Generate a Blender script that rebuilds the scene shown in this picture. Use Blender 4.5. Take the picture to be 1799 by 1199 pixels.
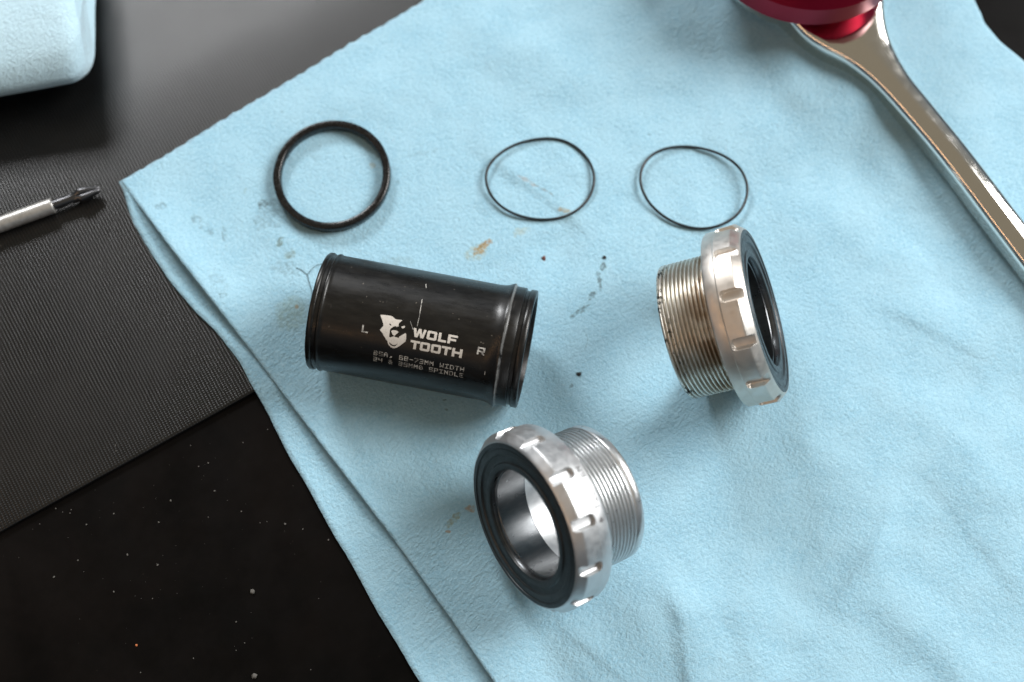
import bpy, bmesh, math, random
from math import sin, cos, pi, radians, sqrt, atan2, exp
from mathutils import Vector, Matrix, noise
from mathutils.geometry import tessellate_polygon

for o in list(bpy.data.objects): bpy.data.objects.remove(o)
random.seed(7)
sc = bpy.context.scene
MM = 0.001                                   # everything below is written in millimetres

# ------------------------------------------------------------------ camera
TILT, DIST, FPX = 0.3097, 387.32, 2565.7     # FPX: focal length in pixels of an 1799 px wide picture
CX, CY = 899.5, 599.5
CAM = Vector((0, -DIST*sin(TILT), DIST*cos(TILT)))
cam = bpy.data.objects.new('camera', bpy.data.cameras.new('camera'))
sc.collection.objects.link(cam); sc.camera = cam
cam.location = CAM*MM; cam.rotation_euler = (TILT, 0, 0)
cam.data.sensor_width = 36; cam.data.lens = FPX/1799*36
cam.data.clip_start = 0.01; cam.data.clip_end = 50
cam.data.dof.use_dof = True; cam.data.dof.focus_distance = 0.366; cam.data.dof.aperture_fstop = 7.5

def at(px, py, z=0.0):
    """millimetre point at height z that the photograph shows at that pixel"""
    d = Vector((0, sin(TILT), -cos(TILT))) + Vector((1, 0, 0))*((px-CX)/FPX) + Vector((0, cos(TILT), sin(TILT)))*((CY-py)/FPX)
    return CAM + d*((z-CAM.z)/d.z)

# ------------------------------------------------------------------ room light
world = bpy.data.worlds.new('World'); sc.world = world; world.use_nodes = True
wn = world.node_tree; wn.nodes.clear()
wo = wn.nodes.new('ShaderNodeOutputWorld'); wb = wn.nodes.new('ShaderNodeBackground')
wtc = wn.nodes.new('ShaderNodeTexCoord'); wsx = wn.nodes.new('ShaderNodeSeparateXYZ'); wr = wn.nodes.new('ShaderNodeValToRGB')
wn.links.new(wtc.outputs['Generated'], wsx.inputs[0]); wn.links.new(wsx.outputs['Z'], wr.inputs[0])
wr.color_ramp.elements[0].position = 0.0; wr.color_ramp.elements[0].color = (0.012, 0.012, 0.013, 1)
wr.color_ramp.elements[1].position = 0.9; wr.color_ramp.elements[1].color = (0.235, 0.205, 0.155, 1)
e_ = wr.color_ramp.elements.new(0.5); e_.color = (0.145, 0.178, 0.205, 1)
wn.links.new(wr.outputs[0], wb.inputs[0]); wb.inputs[1].default_value = 0.9
wn.links.new(wb.outputs[0], wo.inputs[0])

def area(name, loc, target, sx, sy, watts, col):
    l = bpy.data.lights.new(name, 'AREA'); l.shape = 'RECTANGLE'; l.size = sx; l.size_y = sy; l.energy = watts; l.color = col
    o = bpy.data.objects.new(name, l); sc.collection.objects.link(o)
    o.location = loc
    o.rotation_euler = (Vector(target)-Vector(loc)).to_track_quat('-Z', 'Y').to_euler()
    return o
area('window_light', (1.58, 0.62, 1.42), (0.02, 0, 0), 1.15, 1.05, 52, (1.0, 0.995, 0.98))
area('far_window_light', (-0.74, 1.70, 1.16), (-.08, 0.10, 0), 0.66, 0.40, 27, (0.98, 0.99, 1.0))
wl_ = area('warm_tube_lamp', (-0.86, -0.50, 0.98), (0.12, 0.05, 0), 0.045, 1.7, 1.7, (1.0, 0.55, 0.25))
_z = (wl_.location-Vector((0.12, 0.05, 0))).normalized(); _y = Vector((.45, -.89, 0)); _y = (_y-_z*_y.dot(_z)).normalized()
wl_.rotation_euler = Matrix((_y.cross(_z), _y, _z)).transposed().to_euler()

sc.view_settings.view_transform = 'Standard'; sc.view_settings.look = 'None'
sc.view_settings.gamma = 1; sc.view_settings.exposure = 0.31

# ------------------------------------------------------------------ material helpers
class N:
    def __init__(s, name):
        s.m = bpy.data.materials.new(name); s.m.use_nodes = True; s.t = s.m.node_tree
        s.b = s.t.nodes['Principled BSDF']
        tc = s.t.nodes.new('ShaderNodeTexCoord')
        s.co = s.vm('SCALE', tc.outputs['Object'], None, 1000.0)      # object space in millimetres
    def n(s, k, **kw):
        x = s.t.nodes.new(k)
        for a, b in kw.items(): setattr(x, a, b)
        return x
    def put(s, sock, v):
        if hasattr(v, 'is_output') or isinstance(v, bpy.types.NodeSocket): s.t.links.new(v, sock)
        elif v is not None: sock.default_value = v
    def vm(s, op, a, b=None, scale=None):
        x = s.n('ShaderNodeVectorMath', operation=op); s.put(x.inputs[0], a); s.put(x.inputs[1], b)
        if scale is not None: x.inputs['Scale'].default_value = scale
        return x.outputs['Value'] if op in ('LENGTH', 'DOT_PRODUCT', 'DISTANCE') else x.outputs[0]
    def ma(s, op, a, b=None, c=None, clamp=False):
        x = s.n('ShaderNodeMath', operation=op, use_clamp=clamp); s.put(x.inputs[0], a); s.put(x.inputs[1], b); s.put(x.inputs[2], c)
        return x.outputs[0]
    def mapping(s, v, loc=(0,0,0), rot=(0,0,0), scale=(1,1,1)):
        x = s.n('ShaderNodeMapping'); s.put(x.inputs[0], v); x.inputs[1].default_value = loc; x.inputs[2].default_value = rot
        if any(rot):
            y = s.n('ShaderNodeMapping'); s.t.links.new(x.outputs[0], y.inputs[0]); x = y
        x.inputs[3].default_value = scale
        return x.outputs[0]
    def noise(s, v, scale, detail=3, rough=.55, dist=0):
        x = s.n('ShaderNodeTexNoise'); s.put(x.inputs['Vector'], v); x.inputs['Scale'].default_value = scale
        x.inputs['Detail'].default_value = detail; x.inputs['Roughness'].default_value = rough; x.inputs['Distortion'].default_value = dist
        return x.outputs['Fac']
    def voro(s, v, scale, feature='F1'):
        x = s.n('ShaderNodeTexVoronoi', feature=feature); s.put(x.inputs['Vector'], v); x.inputs['Scale'].default_value = scale
        return x.outputs[0]
    def ramp(s, f, a, b, va=0.0, vb=1.0, smooth=True):
        x = s.n('ShaderNodeMapRange'); x.interpolation_type = 'SMOOTHSTEP' if smooth else 'LINEAR'
        s.put(x.inputs[0], f); x.inputs[1].default_value = a; x.inputs[2].default_value = b; x.inputs[3].default_value = va; x.inputs[4].default_value = vb
        return x.outputs[0]
    def mix(s, f, a, b):
        x = s.n('ShaderNodeMix', data_type='RGBA'); s.put(x.inputs[0], f)
        s.put(x.inputs[6], a if not isinstance(a, tuple) else (*a, 1)); s.put(x.inputs[7], b if not isinstance(b, tuple) else (*b, 1))
        return x.outputs[2]
    def bump(s, h, dist_mm, strength=1.0, normal=None):
        x = s.n('ShaderNodeBump'); s.put(x.inputs['Height'], h); x.inputs['Distance'].default_value = dist_mm*MM; x.inputs['Strength'].default_value = strength
        if normal is not None: s.put(x.inputs['Normal'], normal)
        return x.outputs[0]
    def set(s, color=None, rough=None, metal=None, spec=None, normal=None, **kw):
        b = s.b
        if color is not None: s.put(b.inputs['Base Color'], color if not isinstance(color, tuple) else (*color, 1))
        if rough is not None: s.put(b.inputs['Roughness'], rough)
        if metal is not None: s.put(b.inputs['Metallic'], metal)
        if spec is not None: s.put(b.inputs['Specular IOR Level'], spec)
        if normal is not None: s.put(b.inputs['Normal'], normal)
        for k, v in kw.items(): s.put(b.inputs[k.replace('_', ' ')], v)
        return s.m

def ellipse_mask(s, c, rx, ry, ang, soft=0.55):
    """1 inside an ellipse (mm) in the xy plane, fading out"""
    v = s.vm('SUBTRACT', s.wco, (c[0], c[1], 0.0))
    v = s.vm('MULTIPLY', v, (1, 1, 0))
    x = s.n('ShaderNodeVectorRotate', rotation_type='Z_AXIS'); s.put(x.inputs['Vector'], v); x.inputs['Angle'].default_value = -ang
    v = s.vm('MULTIPLY', x.outputs[0], (1/rx, 1/ry, 0))
    return s.ramp(s.vm('LENGTH', v), 1.0, 1.0-soft)

# ---- blue shop towel
def towel_material(name, stains, pale=0.0):
    s = N(name)
    base = s.mix(s.ramp(s.noise(s.co, .09, 4, .6), .3, .7), (.272, .498, .632), (.325, .548, .672))
    base = s.mix(s.ramp(s.noise(s.co, 1.3, 3, .7), .35, .75), base, (.37, .60, .72))
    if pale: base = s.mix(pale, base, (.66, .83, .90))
    nz = s.n('ShaderNodeTexNoise'); s.put(nz.inputs['Vector'], s.co); nz.inputs['Scale'].default_value = .33; nz.inputs['Detail'].default_value = 3
    s.wco = s.vm('ADD', s.co, s.vm('SCALE', s.vm('SUBTRACT', nz.outputs['Color'], (.5, .5, .5)), None, 3.0))
    fine = s.noise(s.co, .85, 4, .68)
    for (px, py, rx, ry, deg, col, lo, hi, amt) in stains:  # real stains, plus the painted shade at the sleeve's end
        p = at(px, py, 0)
        k = 0.136                                       # mm per photograph pixel
        m = ellipse_mask(s, p, rx*k, ry*k, radians(deg))
        m = s.ma('MULTIPLY', s.ramp(m, .02, .3), s.ramp(s.ma('ADD', fine, s.ma('MULTIPLY', s.ma('SUBTRACT', m, 1.0), .42)), lo-.15, hi+.04))
        base = s.mix(s.ma('MULTIPLY', m, amt), base, col)
    st = s.mapping(s.co, rot=(0, 0, radians(-48)), scale=(.62, 1.35, 1))
    st2 = s.mapping(s.co, rot=(0, 0, radians(40)), scale=(.7, 1.2, 1))
    h = s.ma('ADD', s.noise(st, .95, 3, .6, .4), s.ma('MULTIPLY', s.noise(st2, 1.1, 2, .6), .6))
    h = s.ma('ADD', h, s.ma('MULTIPLY', s.noise(s.co, 2.6, 3, .75), .5))
    h = s.ma('ADD', h, s.ma('MULTIPLY', s.noise(s.co, .22, 3, .6), .7))
    nrm = s.bump(h, .62, .66)
    return s.set(base, .93, 0, .15, nrm, Sheen_Weight=.25, Sheen_Roughness=.6)
GREY, OCHRE, DARKG, RUST = (.08, .125, .14), (.36, .20, .045), (.05, .07, .06), (.22, .08, .04)
STAINS_AND_SHADE = [  # px, py, radius x, radius y (photo pixels), angle, colour, noise window, amount
    (283, 365, 18, 16, 0, GREY, .5, .62, .5), (345, 385, 20, 14, -30, GREY, .5, .62, .5), (367, 405, 26, 16, -40, GREY, .5, .65, .45),
    (393, 410, 9, 26, 10, GREY, .5, .62, .5), (462, 358, 18, 15, 30, DARKG, .5, .6, .65), (487, 397, 14, 8, 0, GREY, .48, .6, .5),
    (470, 375, 60, 36, 60, GREY, .45, .70, .5), (640, 470, 90, 14, -8, GREY, .48, .66, .35), (700, 460, 60, 20, 0, (.2, .3, .3), .45, .66, .35), (491, 428, 13, 15, 0, (.09, .11, .05), .40, .56, .75), (510, 447, 17, 15, -20, (.12, .13, .05), .42, .6, .55),
    (500, 470, 46, 26, -12, GREY, .50, .7, .5), (385, 500, 30, 50, 20, GREY, .54, .7, .4), (395, 525, 12, 14, 0, DARKG, .5, .62, .5),
    (522, 541, 6, 5, 0, OCHRE, .3, .5, .7), (512, 552, 46, 52, 0, (.21, .28, .20), .3, .7, .5),  # wide greenish entry paints the shadow at the sleeve's left end
    (848, 434, 33, 14, 38, OCHRE, .40, .54, .85), (846, 432, 20, 7, 40, (.22, .12, .02), .46, .55, .8), (838, 443, 40, 24, 38, (.33, .32, .18), .42, .6, .45),
    (915, 408, 26, 14, 10, (.38, .42, .33), .4, .6, .5), (992, 370, 22, 9, -8, (.35, .27, .14), .42, .56, .7), (930, 322, 44, 7, -32, (.36, .30, .26), .44, .6, .55),
    (955, 335, 44, 3, -33, (.2, .18, .15), .50, .58, .6), (955, 453, 5, 4.5, 0, (.18, .05, .03), .1, .2, .9), (1062, 452, 4.5, 5, 0, DARKG, .1, .2, .9),
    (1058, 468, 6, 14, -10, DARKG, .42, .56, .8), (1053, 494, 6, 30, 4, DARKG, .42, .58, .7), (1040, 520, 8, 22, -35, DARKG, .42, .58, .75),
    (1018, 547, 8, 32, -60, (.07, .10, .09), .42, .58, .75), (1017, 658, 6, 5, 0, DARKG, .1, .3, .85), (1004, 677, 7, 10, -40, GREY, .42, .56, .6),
    (1030, 600, 3, 30, 0, GREY, .5, .62, .4), (780, 703, 6, 4, 0, DARKG, .3, .5, .7), (787, 722, 6, 4, 0, GREY, .3, .5, .6),
    (826, 893, 17, 10, 10, OCHRE, .42, .56, .65), (797, 915, 26, 10, 48, (.24, .24, .10), .45, .58, .6), (787, 933, 6, 6, 0, OCHRE, .4, .5, .6),
    (740, 268, 62, 4, 12, GREY, .45, .62, .25), (700, 320, 9, 6, 0, GREY, .4, .6, .35), (560, 270, 40, 30, 0, GREY, .55, .7, .25), (430, 335, 5, 8, 0, (.2, .25, .15), .4, .6, .4),
    (655, 290, 12, 10, 0, (.3, .28, .18), .45, .6, .5), (497, 195, 6, 4, 0, GREY, .4, .6, .35), (1140, 235, 6, 4, 0, GREY, .4, .6, .4), (860, 345, 22, 16, 30, (.2, .35, .42), .45, .6, .5)]
M_TOWEL = towel_material('blue_towel', STAINS_AND_SHADE)
M_TOWEL_CLEAN = towel_material('blue_towel_clean', [])
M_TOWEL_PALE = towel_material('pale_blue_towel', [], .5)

# ---- dark woven mat
s = N('woven_black_mat')
EDGE_A = at(0, 935, -1); EDGE_B = at(445, 690, -1)
MAT_ANG = atan2(EDGE_B.y-EDGE_A.y, EDGE_B.x-EDGE_A.x)
v = s.mapping(s.co, rot=(0, 0, 0))
sx = s.n('ShaderNodeSeparateXYZ'); s.put(sx.inputs[0], s.vm('ADD', s.co, None)); 
nx = s.ma('ADD', sx.outputs[0], s.ma('MULTIPLY', s.noise(s.co, .03, 2), 1.2))
ribs = s.ma('SINE', s.ma('MULTIPLY', nx, 2*pi/.86))
cross = s.ma('SINE', s.ma('MULTIPLY', sx.outputs[1], 2*pi/.62))
wv = s.ma('MULTIPLY', s.ma('ADD', ribs, 1.0), s.ma('ADD', s.ma('MULTIPLY', cross, .42), .58))
dirt = s.noise(s.co, .06, 5, .65)
col = s.mix(s.ramp(dirt, .35, .75), (.0022, .0022, .0024), (.0052, .005, .0048))
col = s.mix(s.ma('MULTIPLY', s.ramp(wv, .6, 2.0), .75), col, (.0125, .0125, .012))
col = s.mix(s.ma('MULTIPLY', s.ramp(s.noise(s.co, .9, 2, .5), .76, .82), .3), col, (.12, .12, .11))
M_MAT = s.set(col, s.ramp(s.noise(s.co, .08, 3, .6), .3, .7, .275, .31), 0, .50, s.bump(wv, .10, .42))

# ---- black board below
s = N('black_tabletop')
col = s.mix(s.ramp(s.noise(s.co, .02, 5, .65), .35, .7), (.0010, .0009, .0009), (.0042, .0032, .0029))
sp = s.ma('MULTIPLY', s.ramp(s.voro(s.co, .55), .07, .03), s.ramp(s.noise(s.co, .09, 2), .52, .66))
col = s.mix(s.ma('MULTIPLY', sp, .3), col, (.08, .065, .055))
M_TABLE = s.set(col, s.ramp(s.noise(s.co, .05, 5, .7), .3, .7, .34, .46), 0, .09, s.bump(s.noise(s.co, 3, 2), .02, .3))

# ---- metals and rubbers
def silver(name, col=(.63, .638, .645), rough=.41, rust_or_reflection=None, metal=.90, grain=1.0):
    s = N(name)
    r = s.ramp(s.noise(s.co, .5, 4, .7), .3, .7, rough-.05, rough+.09)
    c = s.mix(s.ramp(s.noise(s.co, .35, 4, .65), .35, .75), col, tuple(x*.93 for x in col))
    c = s.mix(s.ma('MULTIPLY', s.ramp(s.noise(s.co, 1.4, 3, .6), .70, .76), .55), c, (.12, .11, .10))
    if rust_or_reflection: c, r = rust_or_reflection(s, c, r)
    return s.set(c, r, metal, .5, s.bump(s.noise(s.co, 7, 2), .012, .6*grain))
M_SILVER = silver('silver_aluminium')
def rusty(s, c, r):
    # warm grease stain that sits on the side of the thread next to the flange
    x = s.n('ShaderNodeSeparateXYZ'); s.put(x.inputs[0], s.co)
    m = s.ma('MULTIPLY', s.ramp(x.outputs[0], 3.0, 11.5), s.ramp(s.noise(s.co, .16, 4, .6), .38, .58))
    c = s.mix(s.ma('MULTIPLY', m, .75), c, (.34, .22, .11))
    m2 = s.ma('MULTIPLY', s.ramp(x.outputs[0], 4.5, 1.5), s.ramp(s.noise(s.co, .55, 4, .7), .545, .61))
    c = s.mix(m2, c, (.035, .03, .025))
    return c, s.ma('ADD', r, s.ma('MULTIPLY', m, .1))
M_SILVER_RUST = silver('stained_aluminium_thread', (.70, .67, .61), .32, rusty, .88, .25)
def bronze_reflection(s, c, r):  # bronze reflection painted as patches into the stained cup's flange colour
    m = s.ramp(s.noise(s.co, .11, 4, .6), .36, .62)
    return s.mix(s.ma('MULTIPLY', m, .55), c, (.58, .50, .42)), r
M_SILVER_WARM = silver('aluminium_bronze_reflection', (.68, .655, .62), .40, bronze_reflection)
s = N('threaded_silver'); M_THREAD = silver('silver_thread', (.64, .65, .655), .31, metal=.92, grain=.25)
s = N('black_seal')
M_SEAL = s.set(s.mix(s.ramp(s.noise(s.co, .4, 4, .7), .4, .75), (.010, .013, .015), (.022, .026, .028)), s.ramp(s.noise(s.co, .8, 3), .3, .7, .33, .48), 0, .55)
s = N('dark_steel_race')
M_RACE = s.set(s.mix(s.ramp(s.noise(s.mapping(s.co, scale=(.3, 1, 1)), .6, 4, .7), .4, .75), (.11, .115, .12), (.145, .15, .155)), s.ramp(s.noise(s.co, .3, 3), .3, .7, .27, .33), .95, .5)
s = N('black_anodised')
x = s.n('ShaderNodeSeparateXYZ'); s.put(x.inputs[0], s.co)
c = s.mix(s.ramp(s.noise(s.mapping(s.co, scale=(.25, 1, 1)), .35, 5, .7), .38, .72), (.0045, .0042, .004), (.011, .010, .0085))
c = s.mix(s.ma('MULTIPLY', s.ramp(s.noise(s.mapping(s.co, scale=(2.5, .22, .22)), 1.0, 3, .6), .70, .76), .35), c, (.14, .13, .12))
c = s.mix(s.ma('MULTIPLY', s.ramp(s.noise(s.co, 1.3, 2, .5), .735, .76), .5), c, (.25, .22, .18))
# silver shows through where the sharp crest near one end is chipped
cr = s.ma('MULTIPLY', s.ramp(s.ma('ABSOLUTE', s.ma('SUBTRACT', x.outputs[0], s.ma('ADD', 48.35, s.ma('MULTIPLY', s.noise(s.co, .8, 4, .8), .55)))), .40, .10), s.ramp(s.noise(s.co, .22, 4, .75), .30, .45))
c = s.mix(s.ma('MULTIPLY', cr, .6), c, (.20, .20, .195))
M_BLACK = s.set(c, s.ramp(s.noise(s.mapping(s.co, scale=(.3, 1, 1)), .5, 5, .7), .3, .7, .26, .38), 0, .42, s.bump(s.noise(s.mapping(s.co, scale=(3, .2, .2)), 2, 2), .008, .5))
s = N('etched_white'); M_ETCH = s.set(s.mix(s.ramp(s.noise(s.co, 2.2, 3, .7), .5, .72), (.63, .585, .53), (.42, .39, .35)), .6, 0, .3)
s = N('faint_etching'); M_ETCH2 = s.set(s.mix(s.ramp(s.noise(s.co, .9, 3, .7), .42, .62), (.56, .54, .50), (.17, .16, .15)), .6, 0, .3)
s = N('engraving_grey'); M_ENGR = s.set((.16, .16, .165), .55, 0, .4)
s = N('black_rubber'); M_RUBBER = s.set((.008, .012, .014), .38, 0, .5)
s = N('worn_black_ring')
M_RING = s.set(s.mix(s.ramp(s.noise(s.co, .45, 4, .75), .69, .80), (.0045, .0042, .0042), (.09, .05, .035)), s.ramp(s.noise(s.co, .9, 4), .3, .7, .18, .32), 0, .45, s.bump(s.noise(s.co, 1.2, 3), .04, .5))
s = N('chrome'); M_CHROME = s.set((.80, .78, .74), s.ramp(s.noise(s.co, .2, 4, .7), .35, .75, .05, .12), 1.0, .5)
s = N('red_anodised'); M_RED = s.set((.30, .006, .026), .36, .85, .5)
s = N('grey_shaft'); M_SHAFT = s.set(s.mix(s.ramp(s.noise(s.co, .8, 3), .35, .7), (.50, .49, .47), (.40, .39, .37)), .38, .7, .5)
s = N('black_steel_bit'); M_BIT = s.set((.11, .11, .115), .28, .95, .5)
s = N('pale_dust'); M_DUST = s.set((.10, .094, .085), .8, 0, .3)
s = N('red_dust'); M_DUSTR = s.set((.45, .14, .05), .7, 0, .3)
s = N('dark_fibre'); M_FIBRE = s.set((.02, .022, .022), .6, 0, .3)
s = N('brown_grit'); M_GRIT = s.set((.10, .035, .025), .6, 0, .4)

# ------------------------------------------------------------------ mesh helpers
def obj(name, verts, faces, mat, parent=None, sharp=35, smooth=True):
    me = bpy.data.meshes.new(name)
    me.from_pydata([(v[0]*MM, v[1]*MM, v[2]*MM) for v in verts], [], faces)
    me.materials.append(mat)
    if smooth:
        me.shade_smooth()
        me.set_sharp_from_angle(angle=radians(sharp))
    me.update()
    o = bpy.data.objects.new(name, me); sc.collection.objects.link(o)
    if parent: o.parent = parent
    return o
def fix_normals(o):
    bm = bmesh.new(); bm.from_mesh(o.data); bmesh.ops.recalc_face_normals(bm, faces=bm.faces); bm.to_mesh(o.data); bm.free()
def tag(o, label, cat, group=None, kind=None):
    if label: o['label'] = label
    if cat: o['category'] = cat
    if group: o['group'] = group
    if kind: o['kind'] = kind
    return o
def empty(name, loc, rot=None):
    o = bpy.data.objects.new(name, None); sc.collection.objects.link(o); o.empty_display_size = .01
    o.location = Vector(loc)*MM
    if rot is not None: o.rotation_euler = rot
    return o
def structure(o): o['kind'] = 'structure'; return o

def lathe(name, prof, mat, parent, seg=128, rf=None, thetas=None, closed=True, sharp=32):
    """surface of revolution about local x; prof is a list of (x, r); rf(x, r, theta) may reshape it"""
    th = thetas or [2*pi*k/seg for k in range(seg)]
    n, m = len(th), len(prof); V = []; F = []
    for (x, r) in prof:
        for t in th:
            q = rf(x, r, t) if rf else r
            V.append((x, q*cos(t), q*sin(t)))
    for i in range(m if closed else m-1):
        for k in range(n):
            a = i*n+k; b = i*n+(k+1) % n; c = ((i+1) % m)*n+(k+1) % n; d = ((i+1) % m)*n+k
            F.append((a, b, c, d))
    o = obj(name, V, F, mat, parent, sharp); fix_normals(o); return o

def dens(prof, step):
    out = []
    for (a, b) in zip(prof, prof[1:]):
        n = max(1, int(math.hypot(b[0]-a[0], b[1]-a[1])/step))
        out += [(a[0]+(b[0]-a[0])*k/n, a[1]+(b[1]-a[1])*k/n) for k in range(n)]
    return out+[prof[-1]]

def tube(name, pts, rad, mat, parent=None, closed=False, seg=10, taper=None):
    n = len(pts); V = []; F = []
    for i, p in enumerate(pts):
        p = Vector(p); a = Vector(pts[(i-1) % n] if closed or i > 0 else pts[0]); b = Vector(pts[(i+1) % n] if closed or i < n-1 else pts[-1])
        t = (b-a).normalized(); s1 = t.cross(Vector((0, 0, 1))).normalized(); s2 = s1.cross(t)
        r = rad*(taper(i/(n-1)) if taper else 1)
        for k in range(seg):
            w = 2*pi*k/seg; V.append(p+s1*r*cos(w)+s2*r*sin(w))
    for i in range(n if closed else n-1):
        for k in range(seg):
            F.append((i*seg+k, i*seg+(k+1) % seg, ((i+1) % n)*seg+(k+1) % seg, ((i+1) % n)*seg+k))
    if not closed: F += [tuple(range(seg))[::-1], tuple((n-1)*seg+k for k in range(seg))]
    o = obj(name, V, F, mat, parent, 60); fix_normals(o); return o

def spline(P, n, closed=True):
    P = [Vector(p) for p in P]; m = len(P); out = []
    for i in range(n):
        u = i/n*m if closed else i/(n-1)*(m-1); k = int(min(u, m-1e-6)); f = u-k
        if closed: a, b, c, d = (P[(k+j) % m] for j in (-1, 0, 1, 2))
        else: a, b, c, d = (P[max(0, min(m-1, k+j))] for j in (-1, 0, 1, 2))
        out.append(.5*((2*b)+(c-a)*f+(2*a-5*b+4*c-d)*f*f+(3*b-a-3*c+d)*f**3))
    return out

def interp(t, pts):
    if t <= pts[0][0]: return pts[0][1]
    for (a, x), (b, y) in zip(pts, pts[1:]):
        if t <= b:
            f = (t-a)/(b-a); f = f*f*(3-2*f)*.5+f*.5; return x+(y-x)*f
    return pts[-1][1]
def sst(a, b, x):
    t = max(0.0, min(1.0, (x-a)/(b-a))); return t*t*(3-2*t)

# ------------------------------------------------------------------ the surfaces below
Z_TABLE, Z_MAT = -2.1, -.75
L = 900
def drop(d):
    # the bench falls away gently beyond a line parallel to the mat's edge
    if d < 66: return 0.0
    a, w = radians(9.5), 34.0
    return a*(d-66)**2/(2*w) if d < 66+w else a*w/2+a*(d-66-w)
TY = [-L, -200, 0, 60]+[66+4*k for k in range(12)]+[130, 200, 260]
V = [(x, y, z-drop(y)) for z in (Z_TABLE, Z_TABLE-25) for y in TY for x in (-L, L)]; m = len(TY); F = []
for k in range(m-1):
    F += [(2*k, 2*k+1, 2*k+3, 2*k+2), (2*m+2*k, 2*m+2*k+2, 2*m+2*k+3, 2*m+2*k+1), (2*k, 2*k+2, 2*m+2*k+2, 2*m+2*k), (2*k+1, 2*m+2*k+1, 2*m+2*k+3, 2*k+3)]
F += [(0, 2*m, 2*m+1, 1), (2*m-2, 2*m-1, 4*m-1, 4*m-2)]
tt = structure(obj('tabletop', V, F, M_TABLE, None, 40)); tt.location = EDGE_A*MM; tt.location.z = 0; tt.rotation_euler = (0, 0, MAT_ANG)
# mat: rolled front edge along local x, stretching away in local y
prof = []
for k in range(7):
    a = -pi/2-k*(pi/2)/6
    prof.append((.55+.65*cos(a)-.1, Z_TABLE+.67+.65*sin(a)))
for k in range(1, 8):
    a = pi-k*(pi/2)/7
    prof.append((.65+.75*cos(a)-.1, Z_MAT-.65+.65*sin(a)))
ys = [1.2, 3, 8, 20, 60]+[66+2.5*k for k in range(20)]+[130, 180, 255]
prof += [(y, Z_MAT-drop(y)) for y in ys]
XS = [-420+6*k for k in range(141)]
V = []; F = []
for x in XS:
    j = .10*noise.noise(Vector((x*.12, 0, 3)))+.35*noise.noise(Vector((x*.02, 1, 3)))
    for (y, z) in prof: V.append((x, y+j*exp(-max(0, y)/5), z))
m = len(prof)
for i in range(len(XS)-1):
    for k in range(m-1): F.append((i*m+k, i*m+k+1, (i+1)*m+k+1, (i+1)*m+k))
mat_o = obj('bench_mat', V, F, M_MAT, None, 60); fix_normals(mat_o)
mat_o.location = EDGE_A*MM; mat_o.location.z = 0; mat_o.rotation_euler = (0, 0, MAT_ANG)
tag(mat_o, 'black ribbed bench mat with a rolled edge, under the blue towel and screwdriver', 'mat')
MN = Vector((-sin(MAT_ANG), cos(MAT_ANG)))
def support(x, y):
    d = (Vector((x, y))-EDGE_A.xy).dot(MN)
    return Z_TABLE+(Z_MAT-Z_TABLE)*sst(-9, .5, d)-drop(d)

# ------------------------------------------------------------------ the towel
K = at(213, 320, 0).xy
E1 = (at(750, 0, 0).xy-K).normalized(); E2 = (at(870, 1199, 0).xy-K).normalized()
def uv_of(px, py, z=0):
    d = at(px, py, z).xy-K; det = E1.x*E2.y-E1.y*E2.x
    return ((d.x*E2.y-d.y*E2.x)/det, (E1.x*d.y-E1.y*d.x)/det)
left_up = sorted([(uv_of(*p)[1], uv_of(*p)[0]) for p in [(215, 322), (310, 450), (375, 533), (445, 622), (560, 775), (690, 945), (780, 1070), (868, 1199), (1000, 1390)]])
left_lo = sorted([(uv_of(*p, -1.6)[1], uv_of(*p, -1.6)[0]) for p in [(211, 322), (240, 402), (272, 455), (300, 497), (340, 545), (385, 590), (420, 635), (450, 690), (520, 822), (600, 962), (680, 1103), (738, 1199), (830, 1370)]])
right_ed = sorted([(uv_of(*p)[1], uv_of(*p)[0]) for p in [(1690, -80), (1712, 0), (1722, 18), (1732, 40), (1757, 70), (1799, 106), (1900, 200), (2000, 400)]])

FLAT = [((-50, 3), (6, -8), 20), ((18, -45), (36, -36), 26), ((42, -3), (66, 0), 26), ((-49, 47), (-49, 47), 17)]
def segd(p, a, b):
    a, b = Vector(a), Vector(b); ab = b-a; t = 0 if ab.length == 0 else max(0, min(1, (p-a).dot(ab)/ab.length_squared))
    return (p-a-ab*t).length
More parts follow.
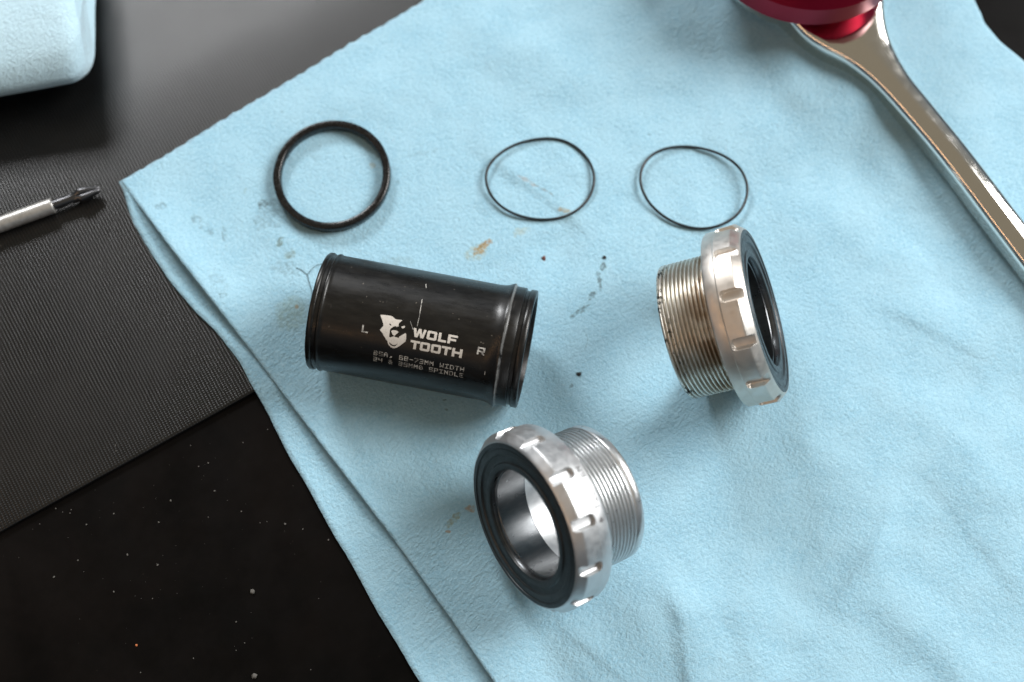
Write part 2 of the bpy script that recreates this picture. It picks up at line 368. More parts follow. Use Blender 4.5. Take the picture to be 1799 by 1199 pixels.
# (pixel a, pixel b, width on one side mm, width on the other mm, height mm)
RIDGES = [((1380, 240), (1540, 150), 8, 16, 1.8), ((1540, 330), (1660, 470), 9, 9, -1.3), ((1300, -40), (1380, 60), 9, 14, 1.5),
          ((895, 300), (1000, 378), 1.8, 7, .75), ((820, 330), (800, 420), 4, 5, -.8), ((1540, 960), (1455, 1090), 2.8, 6, .8),
          ((1185, 1060), (1215, 1199), 2.0, 7, .7), ((1180, 930), (1160, 1010), 3, 6, .5), ((1700, 800), (1799, 950), 10, 10, 1.2),
          ((1300, 800), (1420, 700), 8, 9, .6), ((1600, 650), (1780, 690), 9, 12, -.9), ((1330, 980), (1310, 1130), 6, 7, .7),
          ((1420, 420), (1560, 300), 9, 10, .9), ((330, 440), (420, 560), 4, 6, .4), ((1080, 760), (1190, 700), 4, 5, -.35),
          ((1520, 985), (1480, 1060), 1.5, 5, .5), ((1200, 1090), (1208, 1199), 2.0, 6, .4), ((1120, 1010), (1195, 1080), 2.0, 6, .35), ((1560, 900), (1530, 990), 1.2, 5, .5),
          ((1650, 860), (1760, 1000), 1.5, 7, .35), ((1290, 1090), (1330, 1180), 2.0, 4, .3), ((1420, 690), (1520, 640), 1.8, 6, .3), ((1010, 1120), (1080, 1180), 1.0, 4, .4), ((1600, 560), (1700, 610), 1.4, 6, .5),
          ((1050, 100), (1250, 20), 14, 14, .9), ((1110, 330), (1090, 400), 4, 4, -.4), ((1690, 210), (1760, 300), 8, 8, .8),
          ((1600, 1100), (1700, 1199), 5, 7, .8), ((1350, 870), (1420, 800), 3, 6, .45), ((560, 250), (640, 150), 8, 8, .5), ((1440, 1160), (1370, 1199), 3, 5, .6)]
RW = [(at(*a, 0).xy, at(*b, 0).xy, w1, w2, h) for a, b, w1, w2, h in RIDGES]
def Hs(x, y):
    p = Vector((x, y))
    m = 1.0
    for a, b, r in FLAT: m *= sst(r*.55, r*1.45, segd(p, a, b))
    q = Vector((x, y, 0))
    h = 1.3*noise.noise(q*.018+Vector((3, 1, 0)))+.8*noise.noise(q*.05+Vector((0, 7, 2)))
    n2 = noise.noise(q*.11+Vector((5, 5, 1))); h += .36*n2
    for a, b, w1, w2, k in RW:
        ab = b-a; t = (p-a).dot(ab)/ab.length_squared; e = 1.0
        tt = max(0, min(1, t)); pr = a+ab*tt
        L_ = ab.length; over = abs(t-tt)*L_
        side = (p-a).x*ab.y-(p-a).y*ab.x; side /= L_
        w = w1 if side > 0 else w2
        d2 = (side/w)**2+(over/(w1+w2)*1.3)**2
        if d2 < 9: h += k*exp(-d2)*(1+.3*noise.noise(q*.06))
    cr = 1-abs(noise.noise(q*.045+Vector((9, 2, 4)))*2)
    h += .30*max(0, cr-.6)*sst(20, 90, x+(-y)*.4)
    return h*m-.02
def towel_sheet(name, ranges, zf, step, parent, mat, edges, thick):
    (v0, v1) = ranges; nv = int((v1-v0)/step)+1; nu = int(230/step)+1
    V = []; F = []
    for j in range(nv):
        v = v0+(v1-v0)*j/(nv-1)
        ul = interp(v, edges[0]); ur = interp(v, edges[1])
        for i in range(nu):
            f = i/(nu-1); u = ul+(ur-ul)*f
            vv = v+edges[2](u)*exp(-(v-v0)/2.5)
            uu = u+.12*noise.noise(Vector((v*.5, 9, 0)))*exp(-(u-ul)/1.5)
            P = K+E1*uu+E2*vv
            V.append((P.x, P.y, zf(P.x, P.y, uu-ul, vv)))
    for j in range(nv-1):
        for i in range(nu-1):
            a = j*nu+i; F.append((a, a+nu, a+nu+1, a+1))
    o = obj(name, V, F, mat, parent, 80)
    sm = o.modifiers.new('thickness', 'SOLIDIFY'); sm.thickness = thick*MM; sm.offset = -1
    return o
def perf(u):
    a = u/4.3+.5*noise.noise(Vector((u*.12, 0, 0))); f = a-math.floor(a)
    return -.65*sin(pi*max(0, f)**.7)+.45*noise.noise(Vector((u*.9, 2, 0)))+.8*noise.noise(Vector((u*.035, 5, 0)))
def z_upper(x, y, du, v):
    lift = (2.6*exp(-((v-34)/24)**2)+.55+.35*noise.noise(Vector((v*.035, 4, 4))))*exp(-(max(0, du)/7.5)**1.5)*sst(0, 14, v)
    h = Hs(x, y)
    d = (Vector((x, y))-EDGE_A.xy).dot(MN)
    lo = support(x, y)+.55
    h = max(h, lo) if d < 0 else max(h, -.12)
    h -= drop(d)
    h = h*sst(-2, 18, v)+(-.35)*(1-sst(-2, 18, v))
    return h+lift
def z_lower(x, y, du, v):
    b = support(x, y)+.30+.12*noise.noise(Vector((x*.08, y*.08, 0)))
    b += (.5+.4*noise.noise(Vector((v*.04, 2, 2))))*exp(-(du/2.5)**2)*sst(0, 20, v)     # a slightly lifted free edge
    return b if du < 45 else min(b, z_upper(x, y, 99, v)-.4)
towel = empty('shop_towel', (K.x, K.y, 0)); towel.location = (0, 0, 0)
tag(towel, 'light blue shop towel folded double with grease stains, under all the bearing parts', 'towel')
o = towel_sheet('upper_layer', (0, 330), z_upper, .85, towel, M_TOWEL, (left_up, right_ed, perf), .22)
o = towel_sheet('lower_layer', (-.4, 330), z_lower, 1.5, towel, M_TOWEL_CLEAN, (left_lo, [(a, b-6) for a, b in right_ed], lambda u: .5*perf(u+1)), .2)

# ------------------------------------------------------------------ flat marks bent round a cylinder
def flat_mark(name, loops, mapf, mat, parent, step=.45, cut_axis=1):
    bm = bmesh.new()
    for loop in loops:
        if isinstance(loop[0][0], (int, float)): loop = [loop]
        flat = [Vector((a, b, 0)) for l in loop for a, b in l]
        vs = [bm.verts.new(p) for p in flat]
        for t in tessellate_polygon([[Vector((a, b, 0)) for a, b in l] for l in loop]):
            try: bm.faces.new([vs[i] for i in t])
            except ValueError: pass
    lo = min(v.co[cut_axis] for v in bm.verts); hi = max(v.co[cut_axis] for v in bm.verts)
    k = lo+step
    while k < hi:
        co = Vector((0, 0, 0)); co[cut_axis] = k; no = Vector((0, 0, 0)); no[cut_axis] = 1
        bmesh.ops.bisect_plane(bm, geom=bm.verts[:]+bm.edges[:]+bm.faces[:], plane_co=co, plane_no=no); k += step
    bm.verts.index_update()
    V = [mapf(v.co.x, v.co.y) for v in bm.verts]; F = [tuple(v.index for v in f.verts) for f in bm.faces]; bm.free()
    o = obj(name, V, F, mat, parent, smooth=False)
    return o
FONT = {'A': '01110 10001 10001 11111 10001 10001 10001', 'B': '11110 10001 10001 11110 10001 10001 11110', 'S': '11111 10000 10000 11111 00001 00001 11111',
 ',': '00000 00000 00000 00000 00110 00110 01100', '6': '11111 10000 10000 11111 10001 10001 11111', '8': '11111 10001 10001 11111 10001 10001 11111',
 '-': '00000 00000 00000 11111 00000 00000 00000', '7': '11111 00001 00001 00010 00100 01000 01000', '3': '11111 00001 00001 01111 00001 00001 11111',
 'M': '10001 11011 11111 10101 10001 10001 10001', 'W': '10001 10001 10001 10101 11111 11011 10001', 'I': '11111 00100 00100 00100 00100 00100 11111',
 'D': '11110 10001 10001 10001 10001 10001 11110', 'T': '11111 00100 00100 00100 00100 00100 00100', 'H': '10001 10001 10001 11111 10001 10001 10001',
 '2': '11111 00001 00001 11111 10000 10000 11111', '4': '10001 10001 10001 11111 00001 00001 00001', '&': '01100 10010 01100 01001 10110 10010 01101',
 '9': '11111 10001 10001 11111 00001 00001 11111', 'O': '01110 10011 10011 10101 11001 11001 01110', 'P': '11111 10001 10001 11111 10000 10000 10000',
 'N': '10001 11001 11101 10111 10011 10001 10001', 'L': '10000 10000 10000 10000 10000 10000 11111', 'E': '11111 10000 10000 11110 10000 10000 11111',
 'G': '11111 10000 10000 10111 10001 10001 11111', 'R': '11111 10001 10001 11111 10100 10010 10001', '|': '00100 00100 00100 00100 00100 00100 00100',
 '>': '01000 01100 11110 11111 11110 01100 01000'}
def pixel_text(txt, x0, y0, width, height, gap=.22):
    """rectangles of the letters, y growing downward, filling the given box"""
    adv = width/(len(txt)-gap/(1+gap)); cw = adv/(1+gap)/5; ch = height/7; out = []
    for i, c in enumerate(txt):
        if c == ' ': continue
        for r, row in enumerate(FONT[c].split()):
            k = 0
            while k < 5:
                if row[k] == '1':
                    j = k
                    while j < 5 and row[j] == '1': j += 1
                    a = x0+i*adv+k*cw; b = x0+i*adv+j*cw; t = y0+r*ch; u = t+ch*1.0
                    out.append([(a, t), (b, t), (b, u), (a, u)]); k = j
                else: k += 1
    return out
def block_letter(c, x, y, w, h, t=.30):
    X = lambda a: x+a*w; Y = lambda b: y+b*h; T = t*h/w
    if c == 'O': return [[(X(.12), Y(0)), (X(.88), Y(0)), (X(1), Y(.12)), (X(1), Y(.88)), (X(.88), Y(1)), (X(.12), Y(1)), (X(0), Y(.88)), (X(0), Y(.12))],
                         [(X(T), Y(t*.85)), (X(T), Y(1-t*.85)), (X(1-T), Y(1-t*.85)), (X(1-T), Y(t*.85))]]
    if c == 'L': P = [(0, 0), (T, 0), (T, 1-t*.85), (1, 1-t*.85), (1, 1), (0, 1)]
    if c == 'F': P = [(0, 0), (1, 0), (1, t*.8), (T, t*.8), (T, .42), (.88, .42), (.88, .42+t*.8), (T, .42+t*.8), (T, 1), (0, 1)]
    if c == 'T': P = [(0, 0), (1, 0), (1, t*.85), (.5+T/2, t*.85), (.5+T/2, 1), (.5-T/2, 1), (.5-T/2, t*.85), (0, t*.85)]
    if c == 'H': P = [(0, 0), (T, 0), (T, .36), (1-T, .36), (1-T, 0), (1, 0), (1, 1), (1-T, 1), (1-T, .36+t*.85), (T, .36+t*.85), (T, 1), (0, 1)]
    if c == 'W': P = [(0, 0), (.2, 0), (.29, .62), (.40, 0), (.60, 0), (.71, .62), (.8, 0), (1, 0), (.84, 1), (.61, 1), (.5, .46), (.39, 1), (.16, 1)]
    if c == 'R': return [[(X(a), Y(b)) for a, b in [(0, 0), (1, 0), (1, .62), (.80, .66), (1, 1), (.72, 1), (.52, .66), (T, .66), (T, 1), (0, 1)]], [(X(T), Y(.2)), (X(T), Y(.46)), (X(1-T), Y(.46)), (X(1-T), Y(.2))]]
    return [(X(a), Y(b)) for a, b in P]

# ------------------------------------------------------------------ black sleeve
SZ = 15.17
sl = empty('spindle_sleeve', (-49.18, 3.35, 0), (0, 0, -.1942))
tag(sl, 'black cylindrical bottom bracket sleeve printed with a wolf head, lying on the blue towel', 'sleeve')
ax = [(.0, 14.3), (.12, 14.85), (.45, 15.15), (1.15, 15.17), (1.45, 15.02), (1.6, 14.72), (2.35, 14.70), (2.55, 15.02), (2.8, 15.17), (3.05, 15.17), (3.3, 15.02), (3.5, 14.93), (4.2, 14.92)]
ax += [(44.3, 14.92), (45.6, 15.0), (46.7, 15.25), (47.7, 15.72), (48.15, 15.93), (48.4, 15.93), (48.62, 15.55), (48.8, 15.36), (49.3, 15.33), (51.2, 15.33), (51.38, 15.22), (51.5, 14.75), (52.3, 14.72), (52.45, 15.0), (52.62, 15.17), (53.9, 15.17), (54.1, 14.95)]
ax += [(54.13, 13.7), (53.8, 13.5), (.4, 13.5), (.0, 13.7)]
pf = [p if True else p for p in ax]
body = lathe('tube', [p for p in dens(pf, 6)], M_BLACK, sl, 160, sharp=50); body.location.z = SZ*MM
RT = 14.955
def on_sleeve(s_, w, r=RT): p = w/15.0; return (s_, -r*sin(p), SZ+r*cos(p))
FACE = [(17.77, 2.81), (18.9, 2.65), (20.2, 2.58), (20.88, 2.69), (21.3, 3.01), (21.85, 3.21), (23.4, 3.1), (23.03, 3.55), (22.71, 3.96), (22.67, 4.32), (22.72, 4.82), (22.29, 4.95), (21.92, 4.86), (21.5, 5.09), (21.07, 5.52), (20.83, 5.87), (20.82, 6.38), (20.85, 7.19), (20.93, 7.84), (21.25, 7.83), (22.0, 7.43), (22.43, 7.55), (22.83, 7.53), (23.2, 7.61), (23.39, 7.22), (23.91, 6.71), (24.76, 6.05), (24.95, 6.41), (25.07, 7.3), (25.05, 8.13), (24.44, 8.82), (23.91, 9.4), (23.38, 9.93), (22.81, 10.31), (22.33, 10.49), (21.71, 10.37), (21.14, 9.94), (20.78, 9.48), (20.65, 8.93), (20.12, 8.4), (19.52, 7.75), (19.07, 7.12), (18.35, 6.49), (18.78, 5.75), (19.05, 5.25), (18.77, 4.55), (18.3, 3.73)]
EYE = [(20.33, 4.51), (20.69, 4.54), (20.99, 4.79), (20.82, 4.97), (20.49, 4.83)]
MOUTH = [(21.03, 9.06), (21.36, 9.26), (21.81, 9.6), (22.42, 9.64), (22.98, 9.26), (23.14, 8.81), (23.13, 9.23), (22.75, 9.79), (22.27, 9.99), (21.64, 9.85), (21.19, 9.51)]
NOSE = [(21.1, 6.23), (21.55, 5.94), (22.35, 5.84), (23.01, 6.17), (22.59, 6.66), (22.14, 7.3), (21.64, 7.04)]
EYE2 = [(23.37, 4.79), (23.81, 4.46), (24.3, 4.37), (24.29, 4.83), (23.83, 5.11)]
flat_mark('wolf_logo', [[FACE, EYE, MOUTH], NOSE, EYE2], on_sleeve, M_ETCH, sl)
flat_mark('brand_lettering', [block_letter('W', 26.5, 4.42, 3.25, 2.2), block_letter('O', 30.0, 4.42, 2.45, 2.2), block_letter('L', 32.85, 4.42, 2.0, 2.2), block_letter('F', 35.2, 4.42, 2.35, 2.2),
    block_letter('T', 26.3, 7.5, 2.35, 2.2), block_letter('O', 28.75, 7.5, 2.45, 2.2), block_letter('O', 31.5, 7.5, 2.45, 2.2), block_letter('T', 34.1, 7.5, 2.35, 2.2), block_letter('H', 36.75, 7.5, 2.55, 2.2)], on_sleeve, M_ETCH, sl)
flat_mark('side_letter', [block_letter('L', 13.9, 6.0, 1.6, 1.85, .22)], on_sleeve, M_ETCH2, sl)
flat_mark('side_letter', [block_letter('R', 42.8, 6.1, 1.9, 1.85, .24)], on_sleeve, M_ETCH2, sl)
flat_mark('width_lettering', pixel_text('BSA, 68-73MM WIDTH', 17.6, 12.05, 22.7, 1.28, .34), on_sleeve, M_ETCH2, sl)
flat_mark('spindle_lettering', pixel_text('24 & 29MMO SPINDLE', 17.6, 13.9, 22.7, 1.32, .34), on_sleeve, M_ETCH2, sl)
flat_mark('scratch', [[(26.9, -3.2), (27.05, -3.2), (27.35, 1.2), (27.3, 3.9), (27.18, 3.9), (27.2, 1.2)], [(26.7, -8.3), (26.85, -8.4), (27.2, -7.0), (27.1, -6.9)], [(25.3, 3.1), (25.4, 3.05), (26.5, 4.9), (26.4, 4.95)]], on_sleeve, M_ETCH2, sl)
flat_mark('index_mark', [[(45.45, 12.0), (45.62, 12.0), (45.62, 13.0), (45.45, 13.0)]], lambda a, b: on_sleeve(a, b, 15.05), M_ETCH2, sl)

# ------------------------------------------------------------------ threaded bearing cups
RF, RTH, SF, LC = 22.82, 17.4, 13.21, 22.85
TILTC = math.atan2(RF-RTH, SF)
def notch_thetas():
    out = []; half = 1.5/RF
    for k in range(12):
        c = 2*pi*k/12
        out += [c+half*x for x in (-1.02, -.985, -.94, -.86, -.7, -.4, 0, .4, .7, .86, .94, .985, 1.02)]
        out += [c+half*1.02+(2*pi/12-2.04*half)*x for x in (.1, .22, .36, .5, .64, .78, .9)]
    return out
def notched(x, r, t):
    if r < 20.9 or x < 16.4: return r
    k = round(t/(2*pi/12)); d = (t-k*2*pi/12)*RF/1.5
    # the slot closes in a half circle at its inner end
    end = 16.6+1.25*(1-sqrt(max(0, 1-min(1, abs(d))**2)))
    if abs(d) >= 1.0 or x < end: return r
    floor_r = RF-1.3*(1-abs(d)**9)
    return min(r, floor_r)
def cup(mats, loc, azim, roll, label, letters, x0=1.5):
    t = empty('bearing_cup', loc)
    t.rotation_euler = (Matrix.Rotation(azim, 3, 'Z') @ Matrix.Rotation(-TILTC, 3, 'Y')).to_euler()
    tag(t, label, 'bearing cup', 'threaded bearing cups on the towel')
    silver_m, thread_m = mats
    pr = [(13.15, 17.2), (13.15, 21.8), (13.3, 22.2), (13.65, 22.38), (16.15, 22.42), (16.3, 22.52), (16.42, 22.8)]
    pr += [(16.45+.1*k, RF) for k in range(15)]
    pr += [(18+.45*k, RF) for k in range(6)]+[(20.70, RF), (20.80, RF-.05), (21.2, RF-.38), (21.6, RF-.70), (22.0, RF-1.02), (22.4, RF-1.34), (22.7, 21.2), (22.84, 21.0), (22.84, 20.86), (22.6, 20.84), (21.5, 20.84), (21.5, 17.2)]
    f = lathe('flange_ring', pr, silver_m, t, rf=notched, thetas=notch_thetas(), sharp=28)
    f.rotation_euler = (roll, 0, 0)
    # barrel with a true helical thread
    P = 1.058; th = []
    N_ = 165
    for k in range(N_+1):
        x = x0+.2+(12.4-x0)*k/N_; th.append((x, 17.4))
    xe = -.6 if x0 > 1 else 0.0
    prof = [(xe, 15.9), (xe, 16.9), (xe+.12, 17.15), (xe+.4, 17.36), (x0, 17.4)]+th+[(12.75, 17.0), (13.3, 17.0), (13.4, 15.6), (xe+.3, 15.5)]
    def helix(x, r, t_):
        if x0 < x < 12.65 and r > 17.3:
            ph = (x/P-t_/(2*pi)) % 1.0; tri = 1-abs(ph*2-1)
            d = 1.05*max(0, min(1, (tri-.26)/.64))
            return r-d*sst(x0, x0+.6, x)
        return r
    lathe('threaded_barrel', prof, thread_m, t, 144, rf=helix, sharp=75)
    # black seal disc with shallow concentric steps
    se = [(22.2, 20.82), (22.84, 20.82), (22.9, 20.65), (22.86, 19.85), (22.66, 19.75), (22.62, 19.3), (22.74, 19.2), (22.76, 17.9), (22.70, 17.8), (22.35, 17.55), (22.30, 15.9), (22.40, 15.75), (22.62, 15.6), (22.66, 14.6), (22.55, 14.15), (22.2, 13.95), (21.2, 13.95), (21.0, 20.82)]
    lathe('seal', se, M_SEAL, t, 144, sharp=30)
    br = [(22.0, 13.93), (21.4, 13.72), (21.0, 13.72), (20.8, 13.55), (12.6, 13.55), (12.3, 13.8), (12.3, 15.4), (22.0, 15.4)]
    lathe('bearing_bore', dens(br, 3), M_RACE, t, 144, sharp=30)
    tu = [(13.2, 15.45), (13.2, 15.0), (xe+.15, 15.0), (xe+.02, 15.2), (xe+.02, 15.85)]
    lathe('inner_tube', tu, silver_m, t, 144, closed=False, sharp=40)
    if letters:
        rr = 22.47
        flat_mark('engraved_lettering', pixel_text(letters, 0, 0, 1.56*len(letters), 1.35, .25),
                  lambda a, b: (13.75+(1.62-b)+.15, rr*cos(a/rr+letters_at), rr*sin(a/rr+letters_at)), M_ENGR, t, cut_axis=0)
    return t
letters_at = radians(63)
cup((M_SILVER, M_THREAD), (21.19, -44.23, RTH*cos(TILTC)), 3.6256, radians(7), 'clean silver bearing cup turned to show its black open face, below the black sleeve', '> TIGHTEN')
cup((M_SILVER_WARM, M_SILVER_RUST), (42.16, -2.85, RTH*cos(TILTC)), .1363, radians(3), 'bearing cup with brown grease-stained thread, standing beside the right thin o-ring', None, .5)

# ------------------------------------------------------------------ rings
rg = empty('seal_ring', (-49.27, 47.05, 0)); tag(rg, 'thick worn black ring with square section, lying flat above the black sleeve', 'ring')
rp = [(0.05, 15.75), (.35, 16.1), (2.5, 16.15), (2.9, 15.95), (3.0, 15.6), (3.0, 14.45), (2.85, 14.2), (2.3, 14.0), (.4, 14.0), (.05, 14.2)]
ro = lathe('ring_body', rp, M_RING, rg, 128, rf=lambda x, r, t: r+.10*noise.noise(Vector((cos(t)*3, sin(t)*3, x)))+.12*cos(2*t+.6), sharp=60)
ro.rotation_euler = (0, -pi/2, 0)
def lie(p, r, up=0): return Vector((p.x, p.y, z_upper(p.x, p.y, 99, 60)+r+up))
def oring(name, pix, label, r=.385, lift=None):
    X = spline([(x, y, 0) for x, y in pix], 140)
    X = [sum((X[(i+k) % 140] for k in range(-7, 8)), Vector())/15 for i in range(140)]
    P = [at(q.x, q.y, .6) for q in X]
    c = sum(P, Vector())/len(P)
    zs = [lie(p, r*.9, (lift(p-c) if lift else 0)).z for p in P]
    zs = [sum(zs[(i+k) % 140] for k in range(-6, 7))/13 for i in range(140)]
    Q = [at(q.x, q.y, z) for q, z in zip(X, zs)]
    for i, q in enumerate(Q): Q[i] = q-c
    o = tube(name, Q, r, M_RUBBER, None, True, 12); o.location = Vector((c.x, c.y, c.z))*MM
    tag(o, label, 'o-ring', 'thin black o-rings on the towel'); return o
oring('thin_ring', [(950, 244), (985, 244), (1018, 262), (1040, 290), (1045, 320), (1035, 350), (1010, 374), (975, 386), (935, 386), (895, 374), (865, 350), (852, 318), (858, 290), (882, 266), (915, 250)],
      'thin black o-ring bent egg-shaped, lying over the yellowish mark on the towel', lift=lambda d: .9*max(0, -d.x/13)+.8*max(0, d.x/13)*max(0, (8-abs(d.y))/8))
oring('thin_ring', [(1195, 257), (1230, 260), (1262, 269), (1290, 285), (1308, 307), (1315, 335), (1306, 365), (1285, 388), (1250, 402), (1215, 402), (1180, 390), (1150, 369), (1129, 340), (1123, 308), (1135, 280), (1160, 263)],
      'thin black o-ring bent oval, just above the stained bearing cup', lift=lambda d: .9*max(0, -d.x/13)+1.4*max(0, d.x/13))

# ------------------------------------------------------------------ chrome wrench with red socket
LP = [(1290, -30), (1332, 17), (1372, 55), (1402, 86), (1436, 108), (1481, 131), (1527, 166), (1580, 222), (1646, 300), (1728, 408), (1810, 516), (1881, 611)]
RP = [(1560, -165), (1548, -95), (1547, -45), (1549, 0), (1553, 45), (1566, 88), (1595, 138), (1638, 190), (1703, 269), (1785, 376), (1867, 483), (1938, 578)]
TOPZ = [9.6, 9.6, 9.5, 9.3, 9.0, 8.6, 8.2, 7.9, 7.7, 7.6, 7.5, 7.5]
n = len(LP); Ls = spline([at(x, y, .5) for x, y in LP], 60, False); Rs = spline([at(x, y, 4.6) for x, y in RP], 60, False); Zs = spline([(z, 0, 0) for z in TOPZ], 60, False)
wr_e = empty('wrench', (at(1637, 300, 0).x, at(1637, 300, 0).y, 0)); wl = Vector(wr_e.location)/MM
tag(wr_e, 'chrome wrench with a red socket on its head, lying across the blue towel', 'wrench')
V = []; F = []; SEC = []
def section(hw, zt, zb):
    P = []; rb, rt_ = 1.3, 2.5
    rt_ = min(rt_, hw*.62)
    for k in range(7): a = pi+(pi/2)*k/6; P.append((-hw+rb+rb*cos(a), zb+rb+rb*sin(a)))            # lower left
    for k in range(7): a = -pi/2+(pi/2)*k/6; P.append((hw-rb+rb*cos(a), zb+rb+rb*sin(a)))          # lower right
    crown = .24
    for k in range(10): a = (pi/2*.93)*k/9; P.append((hw-rt_+rt_*cos(a), zt-rt_-crown+rt_*sin(a)))
    for k in range(1, 8): f = 1-k/4; P.append(((hw-rt_)*f*.96, zt-crown*f*f))
    for k in range(10): a = pi/2*1.07+(pi/2*.93)*k/9; P.append((-hw+rt_+rt_*cos(a), zt-rt_-crown+rt_*sin(a)))
    return P
for a, b, z in zip(Ls, Rs, Zs):
    c = (a+b)/2; d = Vector((b.x-a.x, b.y-a.y, 0)); hw = d.length/2; d.normalize(); zt = z.x
    for x, y in section(hw, zt, max(.15, (zt-7.5)*.5)): V.append((c.x+d.x*x-wl.x, c.y+d.y*x-wl.y, y))
m = len(section(5, 8, .2))
for i in range(59):
    for k in range(m): F.append((i*m+k, i*m+(k+1) % m, (i+1)*m+(k+1) % m, (i+1)*m+k))
F += [tuple(range(m)), tuple(59*m+k for k in range(m))]
h = obj('handle', V, F, M_CHROME, wr_e, 40); fix_normals(h)
RZ = 15.0
rc = at(1415, -118, RZ); 
def disc(name, prof, mat, seg=144):
    o = lathe(name, prof, mat, wr_e, seg, sharp=30); o.rotation_euler = (0, -pi/2, 0)
    o.location = (Vector((rc.x, rc.y, 0))-wl)*MM; return o
disc('socket', [(RZ+.3, 12), (RZ, 12.5), (RZ, 28.6), (RZ+.2, 29.1), (RZ+.8, 29.5), (RZ+8.5, 29.6), (RZ+10.5, 28.0), (RZ+14.5, 25.0), (RZ+15.0, 24), (RZ+15.0, 12)], M_RED)
disc('head', [(3, 3), (3, 22), (4.5, 24), (8.0, 24), (9.4, 22.5), (9.4, 3)], M_CHROME)
disc('drive_post', [(9.4, 1), (9.4, 11), (15.4, 11.9), (15.4, 1)], M_BIT, 48)

# ------------------------------------------------------------------ screwdriver
A_ = at(-190, 463, 1.4); B_ = at(94, 361, 1.4); T_ = at(173, 326, 1.0)
sd = empty('screwdriver', (A_.x, A_.y, Z_MAT)); d = (B_-A_); ang = atan2(d.y, d.x); sd.rotation_euler = (0, 0, ang)
tag(sd, 'screwdriver with a grey shaft and black cross tip, lying on the ribbed mat', 'screwdriver')
Ls_ = Vector((d.x, d.y)).length; R_ = 2.15
o = lathe('shaft', dens([(0, .5), (0, R_), (Ls_-.25, R_), (Ls_, R_-.2), (Ls_, .5)], 8), M_SHAFT, sd, 48, sharp=30); o.location.z = R_*MM
tl = (Vector((T_.x, T_.y))-Vector((B_.x, B_.y))).length
def star(x, r, t):
    f = (x-Ls_)/tl
    wing = sst(.38, .62, f)
    c = abs(cos(2*(t+.5)))**.55
    return r*(1-wing*.45*(1-c))
bp = [(-1, .3), (-1, 1.35), (.05, 1.35), (.30, 1.32), (.42, 1.35), (.50, 1.6), (.57, 2.15), (.62, 2.2), (.75, 1.85), (.88, 1.35), (.97, .95), (1.0, .65), (1.0, .05)]
o = lathe('cross_tip', dens([(Ls_+x*tl if x >= 0 else Ls_-1, r) for x, r in bp], .5), M_BIT, sd, 96, rf=star, sharp=38); o.location.z = R_*MM
o = lathe('collar', [(-6, .5), (-6, 3.2), (-1, 3.2), (0, 2.2), (0, .5)], M_RED, sd, 48, sharp=30); o.location = (.118, 0, R_*MM) if False else (0, 0, R_*MM)

# ------------------------------------------------------------------ rolled-up towel at the far left
bt = empty('rolled_towel', (-160, 100, Z_MAT)); tag(bt, 'pale blue rolled up shop towel, lying at the far left on the mat', 'towel')
bd = Vector((1, .155)).normalized(); bn = Vector((-bd.y, bd.x)); RY, RZ_ = 31.0, 12.5
end = at(169, 62, 14).xy-bd*4.2; fr_ = at(62, 142, 9.5).xy
cen = fr_+bn*RY*.97; cen = cen+bd*((end-cen).dot(bd))              # centre of the roll's right end
V = []; F = []; nv = 96
stat = [(-150+5*k, 1.0) for k in range(28)]+[(-12+1.5*k, 1.0) for k in range(4)]
stat += [(-6+6*sin(a_*pi/20), .80+.20*cos(a_*pi/20)) for a_ in range(1, 11)]
for k in range(1, 15): stat.append((-.1-.35*(k % 2)-.03*k, .80-.045*k))    # the wound layers at the end
for i, (x, g) in enumerate(stat):
    for j in range(nv):
        t = 2*pi*j/nv; dis = .7*noise.noise(Vector((x*.02, cos(t)*2.2, sin(t)*2.2)))+.22*noise.noise(Vector((x*.05, cos(t)*9, sin(t)*9)))
        y = (RY+dis)*g*cos(t); z = (RZ_+dis)*g*math.copysign(abs(sin(t))**.9, sin(t))
        q = cen+bd*(x+.6*noise.noise(Vector((cos(t)*2, sin(t)*2, 7))))+bn*y
        V.append((q.x+160, q.y-100, RZ_+.2+z-drop((q-EDGE_A.xy).dot(MN))))
for i in range(len(stat)-1):
    for j in range(nv): F.append((i*nv+j, i*nv+(j+1) % nv, (i+1)*nv+(j+1) % nv, (i+1)*nv+j))
F += [tuple(range(nv)), tuple((len(stat)-1)*nv+k for k in range(nv))]
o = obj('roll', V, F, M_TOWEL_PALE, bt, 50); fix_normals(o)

# ------------------------------------------------------------------ fibres, crumbs and dust
def fibre(pix, label, r=.07, z=.35):
    P = [lie(at(x, y, 0), r+.02) for x, y in pix]
    P = spline(P, 36, False); c = P[0].copy()
    P = [Vector((p.x, p.y, z_upper(p.x, p.y, 99, 60)+r+.12)) for p in P]
    o = tube('fibre', [p-c for p in P], r, M_FIBRE, None, False, 6); o.location = c*MM
    tag(o, label, 'fibre'); return o
fibre([(520, 471), (530, 475), (540, 482), (548, 473), (558, 466), (572, 463), (585, 460)], 'thin dark curly fibre on the towel at the left end of the black sleeve')
fibre([(540, 482), (543, 495), (547, 508), (550, 520)], 'short dark fibre on the towel hanging down beside the left end of the black sleeve')
def crumb(px, py, r, mat, label, zf=None, name='crumb'):
    bm = bmesh.new(); bmesh.ops.create_icosphere(bm, subdivisions=2, radius=r)
    for v in bm.verts: v.co *= 1+.5*noise.noise(v.co*2.1/r+Vector((px, py, 0))); v.co.z *= .6
    V = [tuple(v.co) for v in bm.verts]; F = [tuple(v.index for v in f.verts) for f in bm.faces]; bm.free()
    o = obj(name, V, F, mat); p = at(px, py, 0)
    z = z_upper(p.x, p.y, 99, 60) if zf is None else zf
    if zf is not None: p = at(px, py, zf)
    o.location = Vector((p.x, p.y, z+r*.4))*MM; tag(o, label, 'crumb'); return o
crumb(955, 453, .5, M_GRIT, 'tiny reddish brown crumb on the towel, below the left thin o-ring')
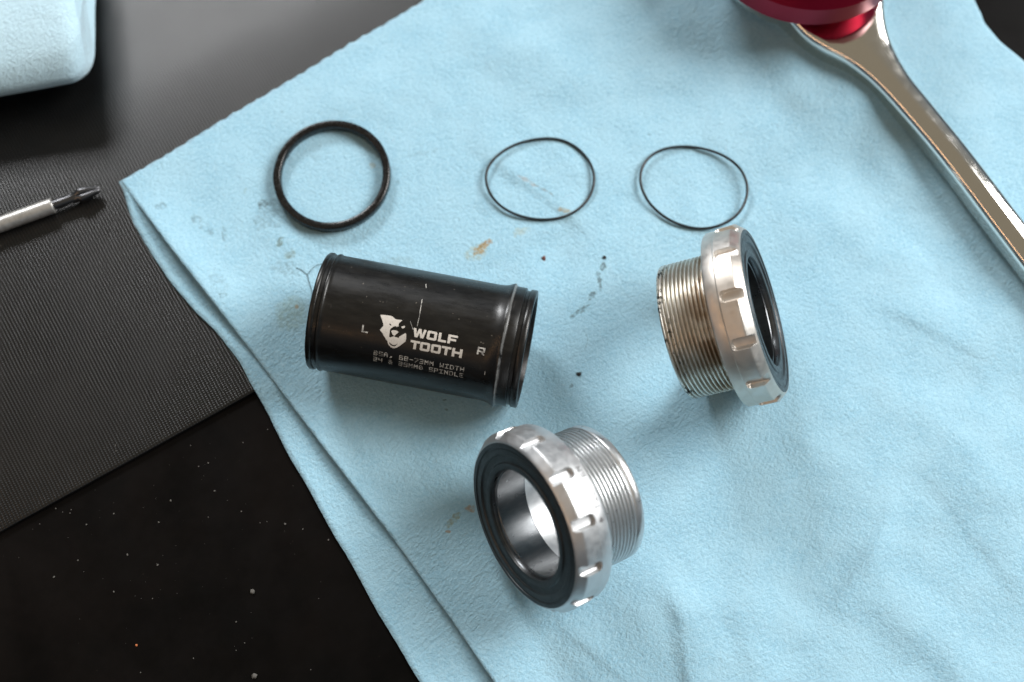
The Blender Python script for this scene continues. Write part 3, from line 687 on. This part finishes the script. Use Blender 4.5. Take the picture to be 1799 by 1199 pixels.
crumb(1062, 453, .5, M_FIBRE, 'tiny dark crumb on the towel, between the sleeve and the right thin o-ring')
crumb(1017, 658, .55, M_FIBRE, 'tiny dark green crumb on the towel, between the sleeve and the stained cup')
crumb(444, 1040, .62, M_DUST, 'largest pale tan crumb lying alone on the black tabletop', Z_TABLE)
crumb(447, 1188, .65, M_DUST, 'long pale tan crumb on the black tabletop at the bottom edge', Z_TABLE)
crumb(240, 1134, .28, M_DUSTR, 'tiny orange crumb on the black tabletop', Z_TABLE)
crumb(123, 313, .24, M_DUST, 'tiny pale crumb on the mat above the screwdriver tip', Z_MAT)
specks = [(300, 880, .35), (152, 922, .32), (200, 903, .3), (98, 894, .25), (501, 921, .42), (424, 899, .3), (532, 930, .25), (377, 863, .3), (427, 778, .3), (349, 820, .25), (366, 814, .28),
          (277, 993, .35), (224, 975, .35), (95, 1014, .35), (279, 918, .3), (366, 909, .22), (137, 985, .3), (200, 1040, .3), (268, 1052, .25), (340, 1157, .25), (415, 1093, .25), (560, 1052, .2),
          (64, 735, .28), (205, 785, .25), (206, 795, .2), (58, 657, .2), (360, 586, .22), (385, 616, .22), (20, 605, .2), (415, 1143, .2), (247, 1182, .25), (546, 1177, .25), (469, 917, .2), (457, 919, .2),
          (123, 902, .22), (125, 896, .2), (110, 900, .15), (70, 921, .2), (315, 720, .2), (335, 783, .2), (470, 755, .25), (577, 949, .3), (430, 1130, .2)]
# loose lint on the towel
random.seed(11); V = []; F = []
for k in range(90):
    px, py = random.uniform(330, 1780), random.uniform(20, 1190)
    p = at(px, py, 0); u, v = uv_of(px, py)
    if u < interp(v, left_up)+4 or u > interp(v, right_ed)-3 or v < 4: continue
    a = random.uniform(0, 2*pi); ln = random.uniform(.5, 1.6); bend = random.uniform(-.5, .5); r_ = random.uniform(.02, .035)
    for j in range(4):
        f = j/3; x = p.x+ln*f*cos(a+bend*f); y = p.y+ln*f*sin(a+bend*f); z = z_upper(x, y, 99, 60)+.12
        n0 = len(V)
        for w in range(3): V.append((x-sin(a)*r_*cos(w*2.1), y+cos(a)*r_*cos(w*2.1), z+r_*sin(w*2.1)))
        if j: F += [(n0-3+w, n0-3+(w+1) % 3, n0+(w+1) % 3, n0+w) for w in range(3)]
o = obj('lint', V, F, N('pale_lint').set((.62, .72, .78), .9, 0, .2)); o['kind'] = 'stuff'; o['label'] = 'fine pale lint fibres clinging to the blue towel'; o['category'] = 'lint'
random.seed(3)
for k in range(80):
    x, y = random.gauss(300, 170), random.gauss(950, 110)
    specks.append((x, y, random.uniform(.04, .11)))
for k in range(60): specks.append((random.uniform(0, 430), random.uniform(150, 850), random.uniform(.05, .11)))
bm = bmesh.new()
for (px, py, r) in specks:
    p = at(px, py, Z_TABLE)
    dd = (p.xy-EDGE_A.xy).dot(MN)
    u, v = uv_of(px, py)
    if u > interp(v, left_lo)-1.5 and v > -1 or -.8 < dd < 1.0: continue
    z = Z_TABLE if dd < 0 else Z_MAT
    r *= .82
    mtx = Matrix.Translation(Vector((p.x, p.y, z+r*.4))) @ Matrix.Rotation(random.uniform(0, 3), 4, 'Z') @ Matrix.Diagonal((random.uniform(.7, 1.4), .8, .6, 1))
    bmesh.ops.create_icosphere(bm, subdivisions=1, radius=r, matrix=mtx)
bm.verts.index_update()
o = obj('dust', [tuple(v.co) for v in bm.verts], [tuple(v.index for v in f.verts) for f in bm.faces], M_DUST); bm.free()
o['kind'] = 'stuff'; o['label'] = 'pale dust specks scattered over the black tabletop and mat'; o['category'] = 'dust'
